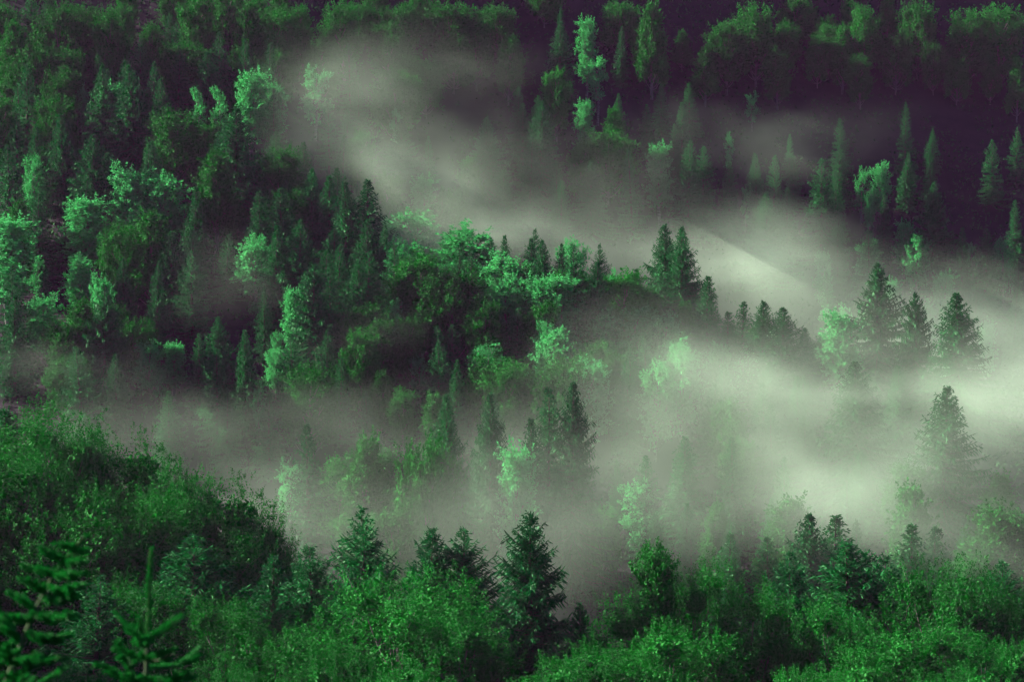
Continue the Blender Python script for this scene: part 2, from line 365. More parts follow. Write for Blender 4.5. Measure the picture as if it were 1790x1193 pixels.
# ------------------------------------------------------------------ trees
KINDS = {'S': ('spruce_tree', 'tree'), 'B': ('broadleaf_tree', 'tree'), 'N': ('broadleaf_tree', 'tree'), 'K': ('birch_tree', 'tree')}
PLACED = []      # (x, y, top pixel, kind)
def solve(px, py, start, h):
    d = start
    while d < 700:
        p = P(px, py, d)
        if p.z - h <= ground(p.x, p.y): return d
        d += 0.5
    return None
def tree(code, px, py, zone, h, label, w=1.0, group=None, variant=None, rot=None):
    if isinstance(zone, (int, float)):
        d = zone; top = P(px, py, d); gz = ground(top.x, top.y); h = top.z - gz
    else:
        d = solve(px, py, {'A': 300, 'F': 472}[zone], h)
        if d is None: print('NO PLACE', label); return None
        top = P(px, py, d); gz = ground(top.x, top.y); h = top.z - gz
    lst = PROTO[code]; pr = lst[R.randrange(len(lst)) if variant is None else variant]
    name = KINDS[code[0]][0]
    if code == 'Sn' or code == 'Si' : name = 'spruce_tree'
    root = link(bpy.data.objects.new(name, None)); root.empty_display_size = 0.5
    root.location = (top.x, top.y, gz - 0.15)
    root.rotation_euler = (R.gauss(0, .015), R.gauss(0, .02), R.uniform(0, 6.283) if rot is None else rot)
    s = (h + 0.15) / pr['H']; ws = w * (0.55 * s + 0.45 * min(1.0, max(s, .5)))
    root.scale = (ws, ws, s)
    root['label'] = label; root['category'] = 'tree'
    root['group'] = group or {'S': 'spruces on the misty slope', 'B': 'broadleaf trees on the misty slope', 'N': 'broadleaf trees of the near wood', 'K': 'pale birches on the misty slope'}[code[0]]
    for part in ('trunk', 'crown'):
        c = link(bpy.data.objects.new(part, pr[part])); c.parent = root
    PLACED.append((top.x, top.y, px, py, code, h))
    return root
# code, top pixel x, y, zone (A spur and lower slope, F far slope, or metres), height m, width, label
TREES = [
 # --- far slope, top of the picture
 ('Bo', 30, 35, 'F', 17, 1.0, 'dark broadleaf in the top corner above the birch with the lit left edge'),
 ('Br', 105, 5, 'F', 16, 1.0, 'dim green broadleaf cut by the top edge, nearest the corner above the spruces'),
 ('Bu', 195, 15, 'F', 17, 0.9, 'feathery dark broadleaf at the top edge above the pair of dark spruces'),
 ('Br', 325, 66, 'F', 13, 1.1, 'wide ragged broadleaf with lit rim standing alone above the pair of leaning tops'),
 ('Bu', 345, -12, 'F', 15, 1.1, 'broadleaf cut by the top edge behind the lone wide ragged broadleaf'),
 ('Bo', 430, 4, 'F', 16, 1.0, 'broadleaf at the top edge above the lone wide ragged broadleaf'),
 ('Br', 478, 12, 'F', 14, 1.0, 'sunlit broadleaf at the top edge above the misty birch pair'),
 ('Ko', 468, 50, 'F', 10, 0.7, 'small speckled birch under the top-edge broadleaf above the birch pair'),
 ('Bu', 600, 0, 'F', 16, 1.0, 'dim broadleaf at the top edge above the upper plume of mist'),
 ('Br', 690, 8, 'F', 13, 1.0, 'low dark broadleaf at the top edge beside the densely leaved bright one'),
 ('Br', 785, 0, 'F', 14, 1.15, 'densely leaved bright green broadleaf cut by the top edge'),
 ('Br', 745, 98, 'F', 12, 0.85, 'round bright broadleaf standing alone in the mist below the top edge'),
 ('Kp', 690, 188, 'F', 11, 0.6, 'faint thin birch veiled by mist below the lone round broadleaf'),
 ('Ss', 748, 238, 'F', 11, 0.8, 'faint little spruce drowned in the upper mist plume'),
 ('Ss', 905, 152, 'F', 12, 0.9, 'small pale spruce just above the two misty spruces on the far slope'),
 ('Sc', 850, 205, 'F', 16, 0.75, 'shorter of the two misty spruces on the far slope'),
 ('Sc', 943, 178, 'F', 19, 0.75, 'taller of the two misty spruces on the far slope'),
 ('Ss', 978, 38, 'F', 16, 1.2, 'sunlit ragged spruce leaning beside the tall thin column birch at the top'),
 ('Kt', 1025, 26, 'F', 17, 0.9, 'tall thin column-like birch against the dark upper slope'),
 ('Kp', 1045, 98, 'F', 13, 1.0, 'ragged birch with one bright flat tier below the tall column birch'),
 ('Kt', 1022, 172, 'F', 14, 0.9, 'narrow bright birch standing directly above the big round misty broadleaf'),
 ('Br', 1062, 222, 'F', 14, 1.05, 'big round broadleaf half sunk in mist on the far slope'),
 ('Bo', 1140, 2, 'F', 19, 0.9, 'tall dim broadleaf at the top edge against the darkest slope'),
 ('Ss', 1085, 45, 'F', 12, 0.7, 'hardly visible thin spruce between the column birch and tall dim broadleaf'),
 ('Ss', 1150, 228, 'F', 14, 0.9, 'thin spruce next to the big round misty broadleaf'),
 ('Ss', 1178, 216, 'F', 13, 0.7, 'very thin pale spruce second from the big round misty broadleaf'),
 ('Ss', 1200, 248, 'F', 19, 1.1, 'tall pale spruce heading the misty row right of the round broadleaf'),
 ('Ss', 1230, 256, 'F', 17, 1.0, 'pale spruce second in the misty row right of the round broadleaf'),
 ('Ss', 1275, 284, 'F', 14, 1.0, 'shorter spruce third in the misty row above the brightest mist'),
 ('Ss', 1325, 270, 'F', 17, 0.9, 'tall slim spruce of the close pair above the brightest mist'),
 ('Ss', 1352, 273, 'F', 16, 1.0, 'right-hand slim spruce of the close pair above the brightest mist'),
 ('Kp', 1302, 320, 'F', 9, 0.6, 'small bright birch tuft at the foot of the close spruce pair'),
 ('Bu', 1270, 34, 'F', 15, 1.0, 'broad feathery broadleaf lit on one side in the dark upper slope'),
 ('Bu', 1322, 4, 'F', 17, 0.9, 'bright-tipped broadleaf at the top edge behind the broad feathery one'),
 ('Br', 1375, 34, 'F', 12, 0.7, 'small dark broadleaf with a lit tip below the bright-tipped top-edge tree'),
 ('Br', 1430, 57, 'F', 11, 0.7, 'small round broadleaf at the lower end of the top band'),
 ('Bo', 1472, 42, 'F', 14, 0.9, 'sunlit broadleaf in the middle of the top dark band, trailing foliage below'),
 ('Bu', 1512, 8, 'F', 16, 0.9, 'broadleaf at the top edge behind the trailing sunlit broadleaf'),
 ('Br', 1566, 52, 'F', 13, 0.8, 'broadleaf with spreading lower tier below the top edge over the dark slope'),
 ('Bu', 1605, 0, 'F', 16, 0.9, 'dim broadleaf top at the upper edge between two brighter crowns'),
 ('Br', 1632, 72, 'F', 11, 0.6, 'tiny lit broadleaf tuft below the dim upper edge tree'),
 ('Bu', 1688, 14, 'F', 16, 1.0, 'upright feathery broadleaf near the dark top corner'),
 ('Bu', 1745, 6, 'F', 17, 1.1, 'large feathery broadleaf filling the dark top right-hand corner'),
 ('Br', 1672, 98, 'F', 10, 0.8, 'low rounded broadleaf under the upright feathery pair at the dark corner'),
 ('Bo', 1778, 100, 'F', 13, 0.8, 'dim broadleaf cut by the picture edge under the dark corner'),
 ('Kp', 1314, 158, 'F', 8, 0.9, 'few sparkling leaves of a thin tree on the dark bare slope'),
 ('Ss', 1380, 234, 'F', 9, 0.7, 'lone tiny spruce tip rising from the thin upper wisp of mist'),
 ('Kp', 1273, 230, 'F', 9, 0.6, 'little lit birch crown above the misty spruce row'),
 ('Ss', 1583, 180, 'F', 15, 0.8, 'barely visible dark spruce on the black slope'),
 ('Ss', 1437, 278, 'F', 19, 1.1, 'tall slim spruce with a bright tip in the right-hand mist'),
 ('Ss', 1462, 310, 'F', 14, 0.9, 'slim spruce close beside the bright-tipped one'),
 ('Ko', 1538, 282, 'F', 12, 0.9, 'brightest birch crown glowing against the dark slope'),
 ('Kp', 1505, 290, 'F', 11, 0.8, 'smaller speckled birch beside the brightest birch crown'),
 ('Ko', 1520, 332, 'F', 9, 0.6, 'bright birch hanging just below the brightest birch crown'),
 ('Ss', 1546, 340, 'F', 12, 0.8, 'thin dim spruce under the brightest birch crown'),
 ('Sc', 1630, 320, 'F', 20, 0.8, 'tall pale spruce at the border of mist and black slope'),
 ('Ss', 1776, 350, 'F', 14, 0.8, 'dim slender spruce at the picture edge below the black slope'),
 ('Ko', 1603, 408, 'F', 12, 1.0, 'bright birch at the foot of the tall pale spruce'),
 ('Ss', 1680, 398, 'F', 15, 1.0, 'misty spruce behind the bright hook-shaped birch'),
 ('Ss', 1722, 400, 'F', 16, 1.2, 'wider misty spruce between hook-shaped birch and the edge birch'),
 ('Kp', 1700, 424, 'F', 10, 0.8, 'bright hook-shaped birch among the misty spruces'),
 ('Kw', 1755, 410, 'F', 12, 0.8, 'weeping bright birch close to the picture edge'),
 ('Kt', 1648, 472, 'F', 13, 1.1, 'pale birch sinking into the mist below the bright birch'),
 ('Ss', 1522, 402, 'F', 17, 1.2, 'tall pale leaning spruce behind the dark drooping spruce'),
 # --- left part of the slope (one continuous hillside)
 ('Br', 60, 76, 'A', 15, 0.9, 'dim broadleaf under the dark corner tree, above the left-edge spruces'),
 ('Sr', 45, 112, 'A', 17, 0.9, 'dark ragged spruce near the edge below the dim corner broadleaf'),
 ('Ko', 146, 146, 'A', 10, 0.6, 'tiny bright birch top peeping between dark spruces high on the slope'),
 ('Sc', 180, 112, 'A', 19, 0.8, 'dark spruce behind the bright narrow birch high on the slope'),
 ('Sc', 236, 116, 'A', 20, 0.95, 'broad dark spruce beside the bright narrow birch high on the slope'),
 ('Kt', 196, 142, 'A', 16, 1.2, 'bright narrow birch wedged between two dark spruces'),
 ('Bu', 310, 190, 'A', 16, 1.1, 'broad mid-green broadleaf beneath the two small leaning tops'),
 ('Kp', 345, 152, 'A', 13, 0.6, 'first of the two small leaning tops beside the misty birch pair'),
 ('Kp', 384, 150, 'A', 13, 0.7, 'second of the two small leaning tops beside the misty birch pair'),
 ('Kt', 440, 118, 'A', 17, 1.3, 'taller birch of the misty pair at the head of the plume'),
 ('Ko', 470, 132, 'A', 15, 1.0, 'rounder birch of the misty pair at the head of the plume'),
 ('Kp', 552, 112, 'A', 14, 1.0, 'sparse birch dissolving in mist next to the birch pair'),
 ('Sc', 414, 188, 'A', 22, 1.0, 'big dark spruce silhouetted on the ridge under the birch pair'),
 ('Bu', 490, 255, 'A', 14, 1.0, 'greyish broadleaf on the ridge behind the big dark spruce'),
 ('Sc', 165, 235, 'A', 18, 1.0, 'shadowy wide spruce below the bright narrow birch'),
 ('Ss', 110, 200, 'A', 17, 1.2, 'dim spruce next to the shadowy wide spruce near the edge'),
 ('Ss', 20, 255, 'A', 17, 1.3, 'dim spruce with lit side at the picture edge'),
 ('Ko', 62, 268, 'A', 11, 0.8, 'small lit birch among dim spruces near the picture edge'),
 ('Ko', 222, 282, 'A', 15, 1.1, 'airy birch with bright crown left of the twin-lobed bright birch'),
 ('Ko', 285, 294, 'A', 14, 1.43, 'bright twin-lobed birch crown in the middle of the upper slope'),
 ('Bo', 375, 262, 'A', 17, 1.2, 'tall mid-green broadleaf under the big dark ridge spruce'),
 ('Ko', 382, 240, 'A', 10, 0.5, 'little bright tuft in front of the big dark ridge spruce'),
 ('Ss', 255, 250, 'A', 15, 0.8, 'thin spruce top behind the airy bright birches'),
 ('Ss', 455, 335, 'A', 16, 1.2, 'green slim spruce standing below the big dark ridge spruce'),
 ('Ss', 490, 330, 'A', 17, 1.3, 'second green slim spruce below the big dark ridge spruce'),
 ('Sc', 545, 294, 'A', 18, 0.8, 'spruce with bright top on the ridge right of the slim pair'),
 ('Ss', 572, 308, 'A', 18, 1.2, 'slender spruce on the ridge behind the bright-topped one'),
 ('Ss', 605, 320, 'A', 19, 1.4, 'left-hand one of two blunt spruces on the ridge edge'),
 ('Ss', 645, 316, 'A', 20, 1.5, 'right-hand one of two blunt spruces on the ridge edge'),
 ('Kt', 150, 340, 'A', 14, 1.76, 'bright dense birch like a flame on the open hillside'),
 ('Ko', 138, 444, 'A', 11, 1.17, 'bright birch standing right below the flame-like birch'),
 ('Kp', 68, 450, 'A', 9, 0.8, 'small speckled birch between the edge birch and the flame-like birch'),
 ('Kt', 14, 372, 'A', 18, 1.7, 'large birch cut by the picture edge with its side brightly lit'),
 ('Ss', 66, 338, 'A', 15, 1.0, 'dark slim spruce between the edge birch and the flame-like birch'),
 ('Bo', 265, 370, 'A', 16, 1.2, 'hazy mid-green broadleaf below the twin-lobed bright birch'),
 ('Bu', 215, 390, 'A', 14, 1.0, 'hazy dim broadleaf next to the flame-like birch'),
 ('Sr', 335, 440, 'A', 13, 1.2, 'hazy small spruce in front of the deep shaded hollow'),
 ('Ss', 300, 405, 'A', 14, 1.3, 'hazy spruce between dim broadleaf and the shaded hollow'),
 ('Ko', 446, 410, 'A', 12, 1.43, 'lone bright birch at the rim of the deep shaded hollow'),
 ('Ss', 480, 395, 'A', 16, 1.2, 'shaded spruce just behind the lone bright birch'),
 ('Sc', 520, 385, 'A', 17, 0.9, 'dark green spruce on the slope under the bright-topped ridge spruce'),
 ('Sr', 640, 440, 'A', 16, 1.0, 'dark ragged spruce below the blunt ridge pair'),
 ('Sr', 692, 415, 'A', 16, 0.9, 'black shaded spruce beside the bright round ridge crown'),
 ('Ss', 590, 430, 'A', 16, 1.2, 'dark spruce behind the great sunlit spruce with the birches'),
 ('Ko', 178, 476, 'A', 13, 0.8, 'bright tip of a birch above the great hazy drooping spruce'),
 ('Sd', 182, 500, 'A', 17, 1.0, 'great hazy drooping spruce with long hanging boughs'),
 ('Ko', 76, 512, 'A', 11, 1.43, 'bright round birch alone near the picture edge'),
 ('Bo', 142, 524, 'A', 14, 1.2, 'soft green birch-like broadleaf leaning on the great hazy spruce'),
 ('Bo', 110, 560, 'A', 12, 1.0, 'dim broadleaf below the bright round edge birch'),
 ('Br', 235, 556, 'A', 10, 0.8, 'speckled broadleaf above the little bright birch pair'),
 ('Ko', 262, 594, 'A', 9, 1.17, 'wider one of the little bright birch pair'),
 ('Kt', 304, 596, 'A', 9, 1.43, 'narrower one of the little bright birch pair'),
 ('Kp', 280, 648, 'A', 6, 0.8, 'few lit leaves under the little bright birch pair'),
 ('Ss', 346, 584, 'A', 11, 1.1, 'small spruce beside the narrower little birch'),
 ('Sc', 386, 555, 'A', 15, 0.85, 'ragged dark spruce in front of the shaded hollow'),
 ('Ss', 431, 578, 'A', 15, 0.9, 'column-thin spruce next to the ragged dark spruce'),
 ('Sd', 545, 462, 'A', 19, 1.1, 'great sunlit spruce with sweeping boughs in mid slope'),
 ('Kt', 512, 500, 'A', 14, 0.9, 'bright birch pressed against the great sunlit spruce'),
 ('Ko', 480, 578, 'A', 7, 0.7, 'small bright birch below the one pressed against the great spruce'),
 ('Ko', 481, 606, 'A', 8, 0.9, 'lowest bright birch at the skirt of the great sunlit spruce'),
 ('Ss', 462, 505, 'A', 11, 0.9, 'dim spruce in the hollow behind the great sunlit spruce'),
 ('Ss', 575, 462, 'A', 16, 1.3, 'spruce close behind the great sunlit spruce'),
 ('Sc', 628, 455, 'A', 16, 0.9, 'deep green spruce in the shade right of the great sunlit spruce'),
 ('Kp', 453, 668, 'A', 9, 0.7, 'small glittering birch over the mist under the column-thin spruce'),
 ('Ss', 293, 685, 'A', 13, 1.2, 'pale ghost-like spruce over the dark wood edge'),
 ('Ss', 468, 690, 'A', 12, 1.3, 'ghostly green spruce in the mist under the glittering birch'),
 ('Ss', 395, 690, 'A', 12, 1.0, 'hardly visible spruce in mist between the two ghostly ones'),
 ('Ss', 540, 748, 350, 14, 1.1, 'pale spruce in the mist above the dark ragged wood edge'),
 # --- the central spur
 ('Ko', 722, 366, 'A', 14, 1.76, 'bright round crown heading the ridge line at its bend'),
 ('Ko', 820, 388, 'A', 15, 1.89, 'brightest yellow-green round crown on the central ridge'),
 ('Bo', 735, 440, 'A', 16, 1.2, 'dark leafy broadleaf under the two bright ridge crowns'),
 ('Br', 790, 468, 'A', 15, 1.0, 'massive shaded broadleaf in the middle of the central wood'),
 ('Bo', 700, 480, 'A', 14, 0.9, 'dense dim broadleaf behind the pale speckled birch'),
 ('Ko', 692, 522, 'A', 11, 0.9, 'pale speckled birch at the shaded foot of the central wood'),
 ('Bo', 718, 550, 'A', 11, 0.9, 'yellowish shrubby broadleaf below the pale speckled birch'),
 ('Ko', 876, 438, 'A', 14, 1.56, 'bright birch right behind the brightest ridge crown'),
 ('Br', 910, 458, 'A', 12, 0.8, 'broadleaf with shaded side next to the bright ridge birch'),
 ('Ss', 884, 412, 'A', 15, 0.8, 'misty thin spruce tip behind the central ridge crowns'),
 ('Sc', 948, 420, 'A', 17, 0.75, 'dark pointed spruce behind the tall bright birch pair'),
 ('Kt', 936, 478, 'A', 14, 1.43, 'speckled one of the tall bright birch pair'),
 ('Kt', 982, 476, 'A', 15, 1.49, 'denser one of the tall bright birch pair'),
 ('Ko', 975, 548, 'A', 9, 1.04, 'low bright birch tongue under the denser tall birch'),
 ('Sr', 1006, 428, 'A', 18, 0.85, 'dark ragged spruce on the central ridge with bare-tipped boughs'),
 ('Sc', 1048, 458, 'A', 17, 0.75, 'dark spruce right of the ragged ridge spruce'),
 ('Bo', 1090, 472, 'A', 14, 1.43, 'soft pale green broadleaf beside the twin dark spruces'),
 ('Ko', 1112, 534, 'A', 11, 1.69, 'bright pale birch crown below the twin dark spruces'),
 ('Ko', 1055, 540, 'A', 11, 0.9, 'feathery pale birch nestled beside the bright pale birch crown'),
 ('Sc', 1164, 394, 438, 20, 0.9, 'larger of the twin dark spruces on the ridge'),
 ('Sc', 1196, 397, 433, 19, 0.8, 'slimmer of the twin dark spruces on the ridge'),
 ('Ss', 1236, 484, 'A', 17, 1.2, 'lit slim spruce at the foot of the twin dark spruces'),
 ('Ss', 1270, 546, 'A', 13, 1.3, 'first small spruce before the brightest mist'),
 ('Ss', 1295, 530, 'A', 15, 1.4, 'second small spruce before the brightest mist, with clear whorls'),
 ('Sc', 1330, 528, 'A', 17, 1.0, 'dark spruce in front of the brightest mist'),
 ('Sc', 1371, 538, 'A', 17, 1.15, 'blackish broad spruce ending the row before the brightest mist'),
 ('Ko', 1254, 598, 'A', 10, 1.0, 'pale birch in mist under the small spruces'),
 ('Kw', 1308, 602, 'A', 10, 1.0, 'weeping pale birch in mist under the dark spruce row'),
 ('Kw', 1188, 588, 'A', 12, 1.30, 'weeping birch with long tresses in the mist below the twin spruces'),
 ('Kw', 850, 598, 'A', 10, 1.30, 'weeping bright birch at the foot of the central wood'),
 ('Kp', 735, 618, 'A', 8, 0.9, 'sparse small birch in shade at the foot of the central wood'),
 ('Sr', 768, 570, 'A', 13, 0.9, 'shaded trailing spruce under the massive broadleaf'),
 ('Kp', 915, 645, 'A', 7, 0.9, 'little bright birch scraps low in the mist below the central wood'),
 ('Ko', 1012, 598, 'A', 8, 1.04, 'small bright birch low at the mist edge under the tall birch pair'),
 ('Ko', 1072, 598, 'A', 9, 1.17, 'bright pale birch low at the mist edge under the feathery broadleaf'),
 ('Bo', 850, 520, 'A', 13, 1.0, 'shaded broadleaf between weeping birch and the bright ridge birch'),
 ('Sr', 905, 540, 'A', 12, 1.0, 'dim spruce in the shade under the bright ridge birch'),
 # --- right: big spruces in the mist
 ('Sd', 1535, 460, 'A', 20, 1.15, 'dark drooping spruce with tiered sagging boughs in the mist'),
 ('Sd', 1603, 512, 'A', 18, 0.9, 'ragged dark spruce between the drooping one and the smooth cone'),
 ('Sc', 1676, 512, 'A', 21, 1.1, 'smooth dark cone spruce at the right of the drooping one'),
 ('Ko', 1470, 543, 425, 11, 1.1, 'pale birch glowing beside the dark drooping spruce'),
 ('Bo', 1432, 590, 'A', 9, 1.0, 'pale bush-like broadleaf in mist below the glowing birch'),
 ('Sc', 1497, 632, 'A', 20, 1.15, 'grey ghost cone spruce below the dark drooping spruce'),
 ('Sc', 1650, 677, 'A', 22, 1.1, 'large grey-green spruce in thick mist under the smooth cone'),
 ('Sc', 1572, 640, 'A', 15, 0.9, 'almost vanished spruce between ghost cone and large grey spruce'),
 ('Ss', 1197, 764, 'A', 14, 1.4, 'pale spruce rising from mist left of the thin ghost spruce'),
 ('Ss', 1283, 766, 'A', 15, 1.1, 'thin ghost spruce beside the glowing mist bank'),
 ('Ss', 1130, 800, 'A', 14, 1.2, 'faint spruce in the grey mist beside the pale rising spruce'),
 ('Kp', 1120, 835, 'A', 11, 1.2, 'faint birch in the grey mist under the faint spruce'),
 # --- lower slope, centre
 ('Sc', 786, 690, 360, 17, 0.62, 'dark symmetrical spruce with clear tiers in the lower mist'),
 ('Sc', 858, 690, 364, 17, 0.6, 'lighter spruce next to the dark symmetrical one'),
 ('Ss', 955, 680, 362, 18, 0.95, 'smooth narrow spruce of the close lower pair'),
 ('Sc', 1000, 670, 360, 19, 0.68, 'wider ragged spruce of the close lower pair'),
 ('Ss', 925, 735, 358, 13, 0.9, 'lit spruce leaning at the smooth narrow spruce'),
 ('Br', 744, 764, 352, 13, 0.62, 'lit round broadleaf under the dark symmetrical spruce'),
 ('Bo', 640, 762, 356, 14, 0.9, 'misty broadleaf between pale spruce and lit round broadleaf'),
 ('Kt', 905, 770, 352, 12, 0.9, 'feathery lit birch under the leaning lit spruce'),
 ('Kp', 508, 800, 'A', 10, 0.9, 'lit thin birch at the end of the dark wood edge'),
 ('Bu', 590, 800, 'A', 13, 1.0, 'dim misty broadleaf above the first near spruce'),
 ('Sd', 905, 800, 'A', 14, 0.9, 'faint drooping spruce in mist above the tallest near spruce'),
 ('Bo', 690, 880, 340, 12, 0.9, 'misty bush-like broadleaf just above the first near spruce'),
 ('Bo', 1380, 870, 345, 11, 1.2, 'pale misty broadleaf behind the clear-cut grey spruce'),
 ('Ss', 1275, 935, 325, 11, 1.3, 'vague spruce in mist over the near wood'),
 ('Ss', 1340, 940, 325, 11, 1.2, 'second vague spruce in mist beside the clear-cut grey one'),
 ('Sc', 1418, 898, 300, 14, 0.85, 'clear-cut grey spruce standing right behind the near wood'),
 ('Ss', 1463, 904, 310, 14, 1.6, 'blunt misty spruce beside the clear-cut grey one'),
 ('Ss', 1590, 918, 310, 13, 1.4, 'small misty spruce of the pair over the round dark crown'),
 ('Ss', 1628, 924, 315, 13, 1.2, 'thinner misty spruce of the pair over the round dark crown'),
 ('Bo', 1600, 850, 340, 13, 1.0, 'pale green broadleaf in the mist under the large grey spruce'),
 ('Bo', 1752, 880, 330, 12, 1.2, 'dim tree in dark haze at the lower picture edge'),
]
NEAR = [
 # --- the dark wood on the near side of the mist, left
 ('Sn', 12, 716, 270, 0, 1.25, 'dark spruce at the edge behind the big dark broadleaf dome'),
 ('Nu', 108, 706, 265, 0, 1.15, 'big dark broadleaf dome with lit top at the wood edge'),
 ('Nr', 185, 748, 268, 0, 1.0, 'dark broadleaf shoulder beside the big dome'),
 ('Nu', 30, 770, 255, 0, 1.1, 'dark broadleaf cut by the picture edge below the big dome'),
 ('Nr', 290, 812, 262, 0, 0.9, 'broadleaf with sparkling lit cap on the wood edge'),
 ('Nr', 356, 828, 258, 0, 1.0, 'brightest lit rounded crown on the wood edge'),
 ('Nu', 445, 882, 262, 0, 0.75, 'dark ragged crown silhouetted against the mist at the wood end'),
 ('Nu', 480, 940, 262, 0, 0.6, 'lowest dark ragged crown where the wood edge meets mist'),
 ('Nr', 120, 850, 250, 0, 1.1, 'deeply shaded broadleaf in the middle of the dark wood'),
 ('Nu', 240, 850, 252, 0, 1.1, 'shaded broadleaf with glinting leaves in the dark wood'),
 ('Nr', 400, 930, 252, 0, 1.0, 'black shaded broadleaf below the brightest lit crown'),
 # --- the near wood along the bottom
 ('Sn', 165, 1010, 215, 0, 1.38, 'greyish near spruce between the two blurred young spruces'),
 ('Nu', 232, 1014, 218, 0, 0.9, 'near broadleaf with lit sprays behind the blurred leader'),
 ('Sn', 338, 938, 222, 0, 1.50, 'shaded near spruce in front of the dark wood'),
 ('Nu', 395, 1044, 215, 0, 0.8, 'near broadleaf with bright tongues beside the shaded spruce'),
 ('Sn', 470, 975, 226, 0, 1.12, 'slim near spruce under the ragged wood end'),
 ('Sn', 540, 958, 222, 0, 1.06, 'near spruce standing before the mist at the wood end'),
 ('Nr', 490, 1096, 208, 0, 1.0, 'bright near broadleaf under the spruce at the wood end'),
 ('Nu', 585, 1123, 200, 0, 1.0, 'bright near broadleaf low at the bottom edge by the big dome'),
 ('Sn', 635, 894, 220, 0, 1.19, 'dark near spruce with tiered boughs left of the big bright dome'),
 ('Nr', 700, 999, 212, 0, 1.2, 'big bright near broadleaf dome in the middle'),
 ('Nu', 800, 1073, 206, 0, 1.15, 'lower bright broadleaf between the big dome and the tallest shaggy spruce'),
 ('Sn', 748, 927, 224, 0, 1.12, 'dark blunt spruce top behind the big bright dome'),
 ('Sn', 814, 927, 224, 0, 1.12, 'dark spruce top with drooping side behind the big bright dome'),
 ('Si', 930, 903, 214, 0, 0.95, 'tallest near spruce, thick and shaggy, in the middle'),
 ('Sn', 1024, 1056, 222, 0, 0.88, 'tiny dark spruce tip beside the tallest shaggy spruce'),
 ('Nr', 1000, 1133, 200, 0, 1.1, 'bright broadleaf at the bottom edge right of the shaggy spruce'),
 ('Nu', 1110, 1034, 215, 0, 0.9, 'bright near broadleaf left of the lollipop-topped slender tree'),
 ('Nt', 1150, 948, 212, 0, 0.9, 'slender tree with a small leafy top on a bare stem'),
 ('Nu', 1208, 979, 214, 0, 0.75, 'near broadleaf with pointed top right of the slender stem'),
 ('Nr', 1180, 1088, 204, 0, 1.1, 'shaded near broadleaf under the slender stem tree'),
 ('Sn', 1380, 968, 216, 0, 0.88, 'small lit near spruce poking from the bright broadleaf canopy'),
 ('Nu', 1320, 1026, 212, 0, 0.8, 'pointed near broadleaf beside the small lit spruce'),
 ('Nu', 1455, 1043, 208, 0, 0.9, 'bright pointed broadleaf in front of the black spruce pair'),
 ('Sn', 1492, 948, 222, 0, 1.38, 'black spruce of the near pair'),
 ('Sn', 1512, 965, 224, 0, 1.12, 'second black spruce of the near pair'),
 ('Sn', 1545, 972, 228, 0, 1.00, 'dark slim spruce beside the near black pair'),
 ('Nr', 1640, 978, 216, 0, 0.85, 'round dark crown with lit rim over the near canopy'),
 ('Sn', 1744, 984, 220, 0, 1.12, 'dark pointed near spruce by the picture edge'),
 ('Nu', 1778, 1026, 216, 0, 0.8, 'dark broadleaf at the picture edge beside the pointed spruce'),
 ('Nr', 1560, 1093, 204, 0, 1.2, 'near broadleaf under the black spruce pair'),
 ('Nu', 1655, 1083, 202, 0, 1.1, 'near broadleaf under the round dark crown'),
 ('Nr', 1760, 1113, 200, 0, 1.1, 'near broadleaf in the bottom corner under the dark edge broadleaf'),
 ('Nr', 1430, 1168, 194, 0, 1.1, 'lowest bright broadleaf at the bottom edge below the bright pointed one'),
 ('Nu', 1640, 1168, 192, 0, 1.1, 'dim broadleaf low at the bottom edge below the round dark crown'),
 ('Nr', 360, 1158, 200, 0, 1.1, 'dim broadleaf at the bottom edge right of the blurred leader'),
 ('Nr', 130, 1168, 202, 0, 1.0, 'dim broadleaf at the bottom edge between the blurred young spruces'),
 ('Nr', 720, 1163, 194, 0, 1.1, 'leafy broadleaf at the bottom edge below the big bright dome'),
]
for t in TREES + NEAR:
    tree(t[0], t[1], t[2], t[3], t[4], t[6], w=t[5], group='trees of the near wood' if t in NEAR else None)
# ------------------------------------------------------------------ trees filling the wood between the ones above
ANCHOR = [(150, 400, 'flame-like birch'), (30, 430, 'edge birch'), (185, 560, 'great hazy drooping spruce'), (545, 560, 'great sunlit spruce'),
 (415, 260, 'big dark ridge spruce'), (285, 330, 'twin-lobed bright birch'), (446, 440, 'lone bright birch of the hollow'), (625, 370, 'two blunt ridge spruces'),
 (722, 420, 'bright crown at the ridge bend'), (820, 450, 'brightest ridge crown'), (960, 520, 'tall bright birch pair'), (1180, 460, 'twin dark ridge spruces'),
 (1350, 570, 'dark row before the brightest mist'), (1535, 540, 'dark drooping spruce'), (1676, 590, 'smooth dark cone spruce'), (1500, 690, 'grey ghost cone spruce'),
 (1650, 760, 'large grey-green spruce'), (790, 750, 'dark symmetrical spruce'), (985, 740, 'close lower spruce pair'), (745, 140, 'lone round far broadleaf'),
 (1062, 270, 'big round misty broadleaf'), (1025, 80, 'tall column birch'), (325, 110, 'lone wide ragged broadleaf'), (210, 170, 'bright narrow birch high up'),
 (455, 150, 'misty birch pair'), (1300, 60, 'broad feathery dark-slope broadleaf'), (1480, 70, 'trailing sunlit top broadleaf'), (1700, 50, 'feathery corner broadleaves'),
 (1538, 310, 'brightest birch crown'), (1437, 320, 'bright-tipped slim spruce'), (1630, 370, 'tall pale border spruce'), (1340, 310, 'close slim spruce pair'),
 (345, 620, 'little bright birch pair'), (430, 620, 'column-thin spruce'), (1283, 800, 'thin ghost spruce'), (1420, 940, 'clear-cut grey spruce'), (850, 240, 'two misty far spruces'),
 (785, 30, 'densely leaved top-edge broadleaf'), (60, 90, 'dim corner broadleaf'), (600, 20, 'top-edge broadleaf above the plume'), (1190, 300, 'misty far spruce row'), (1110, 560, 'bright pale birch crown')]
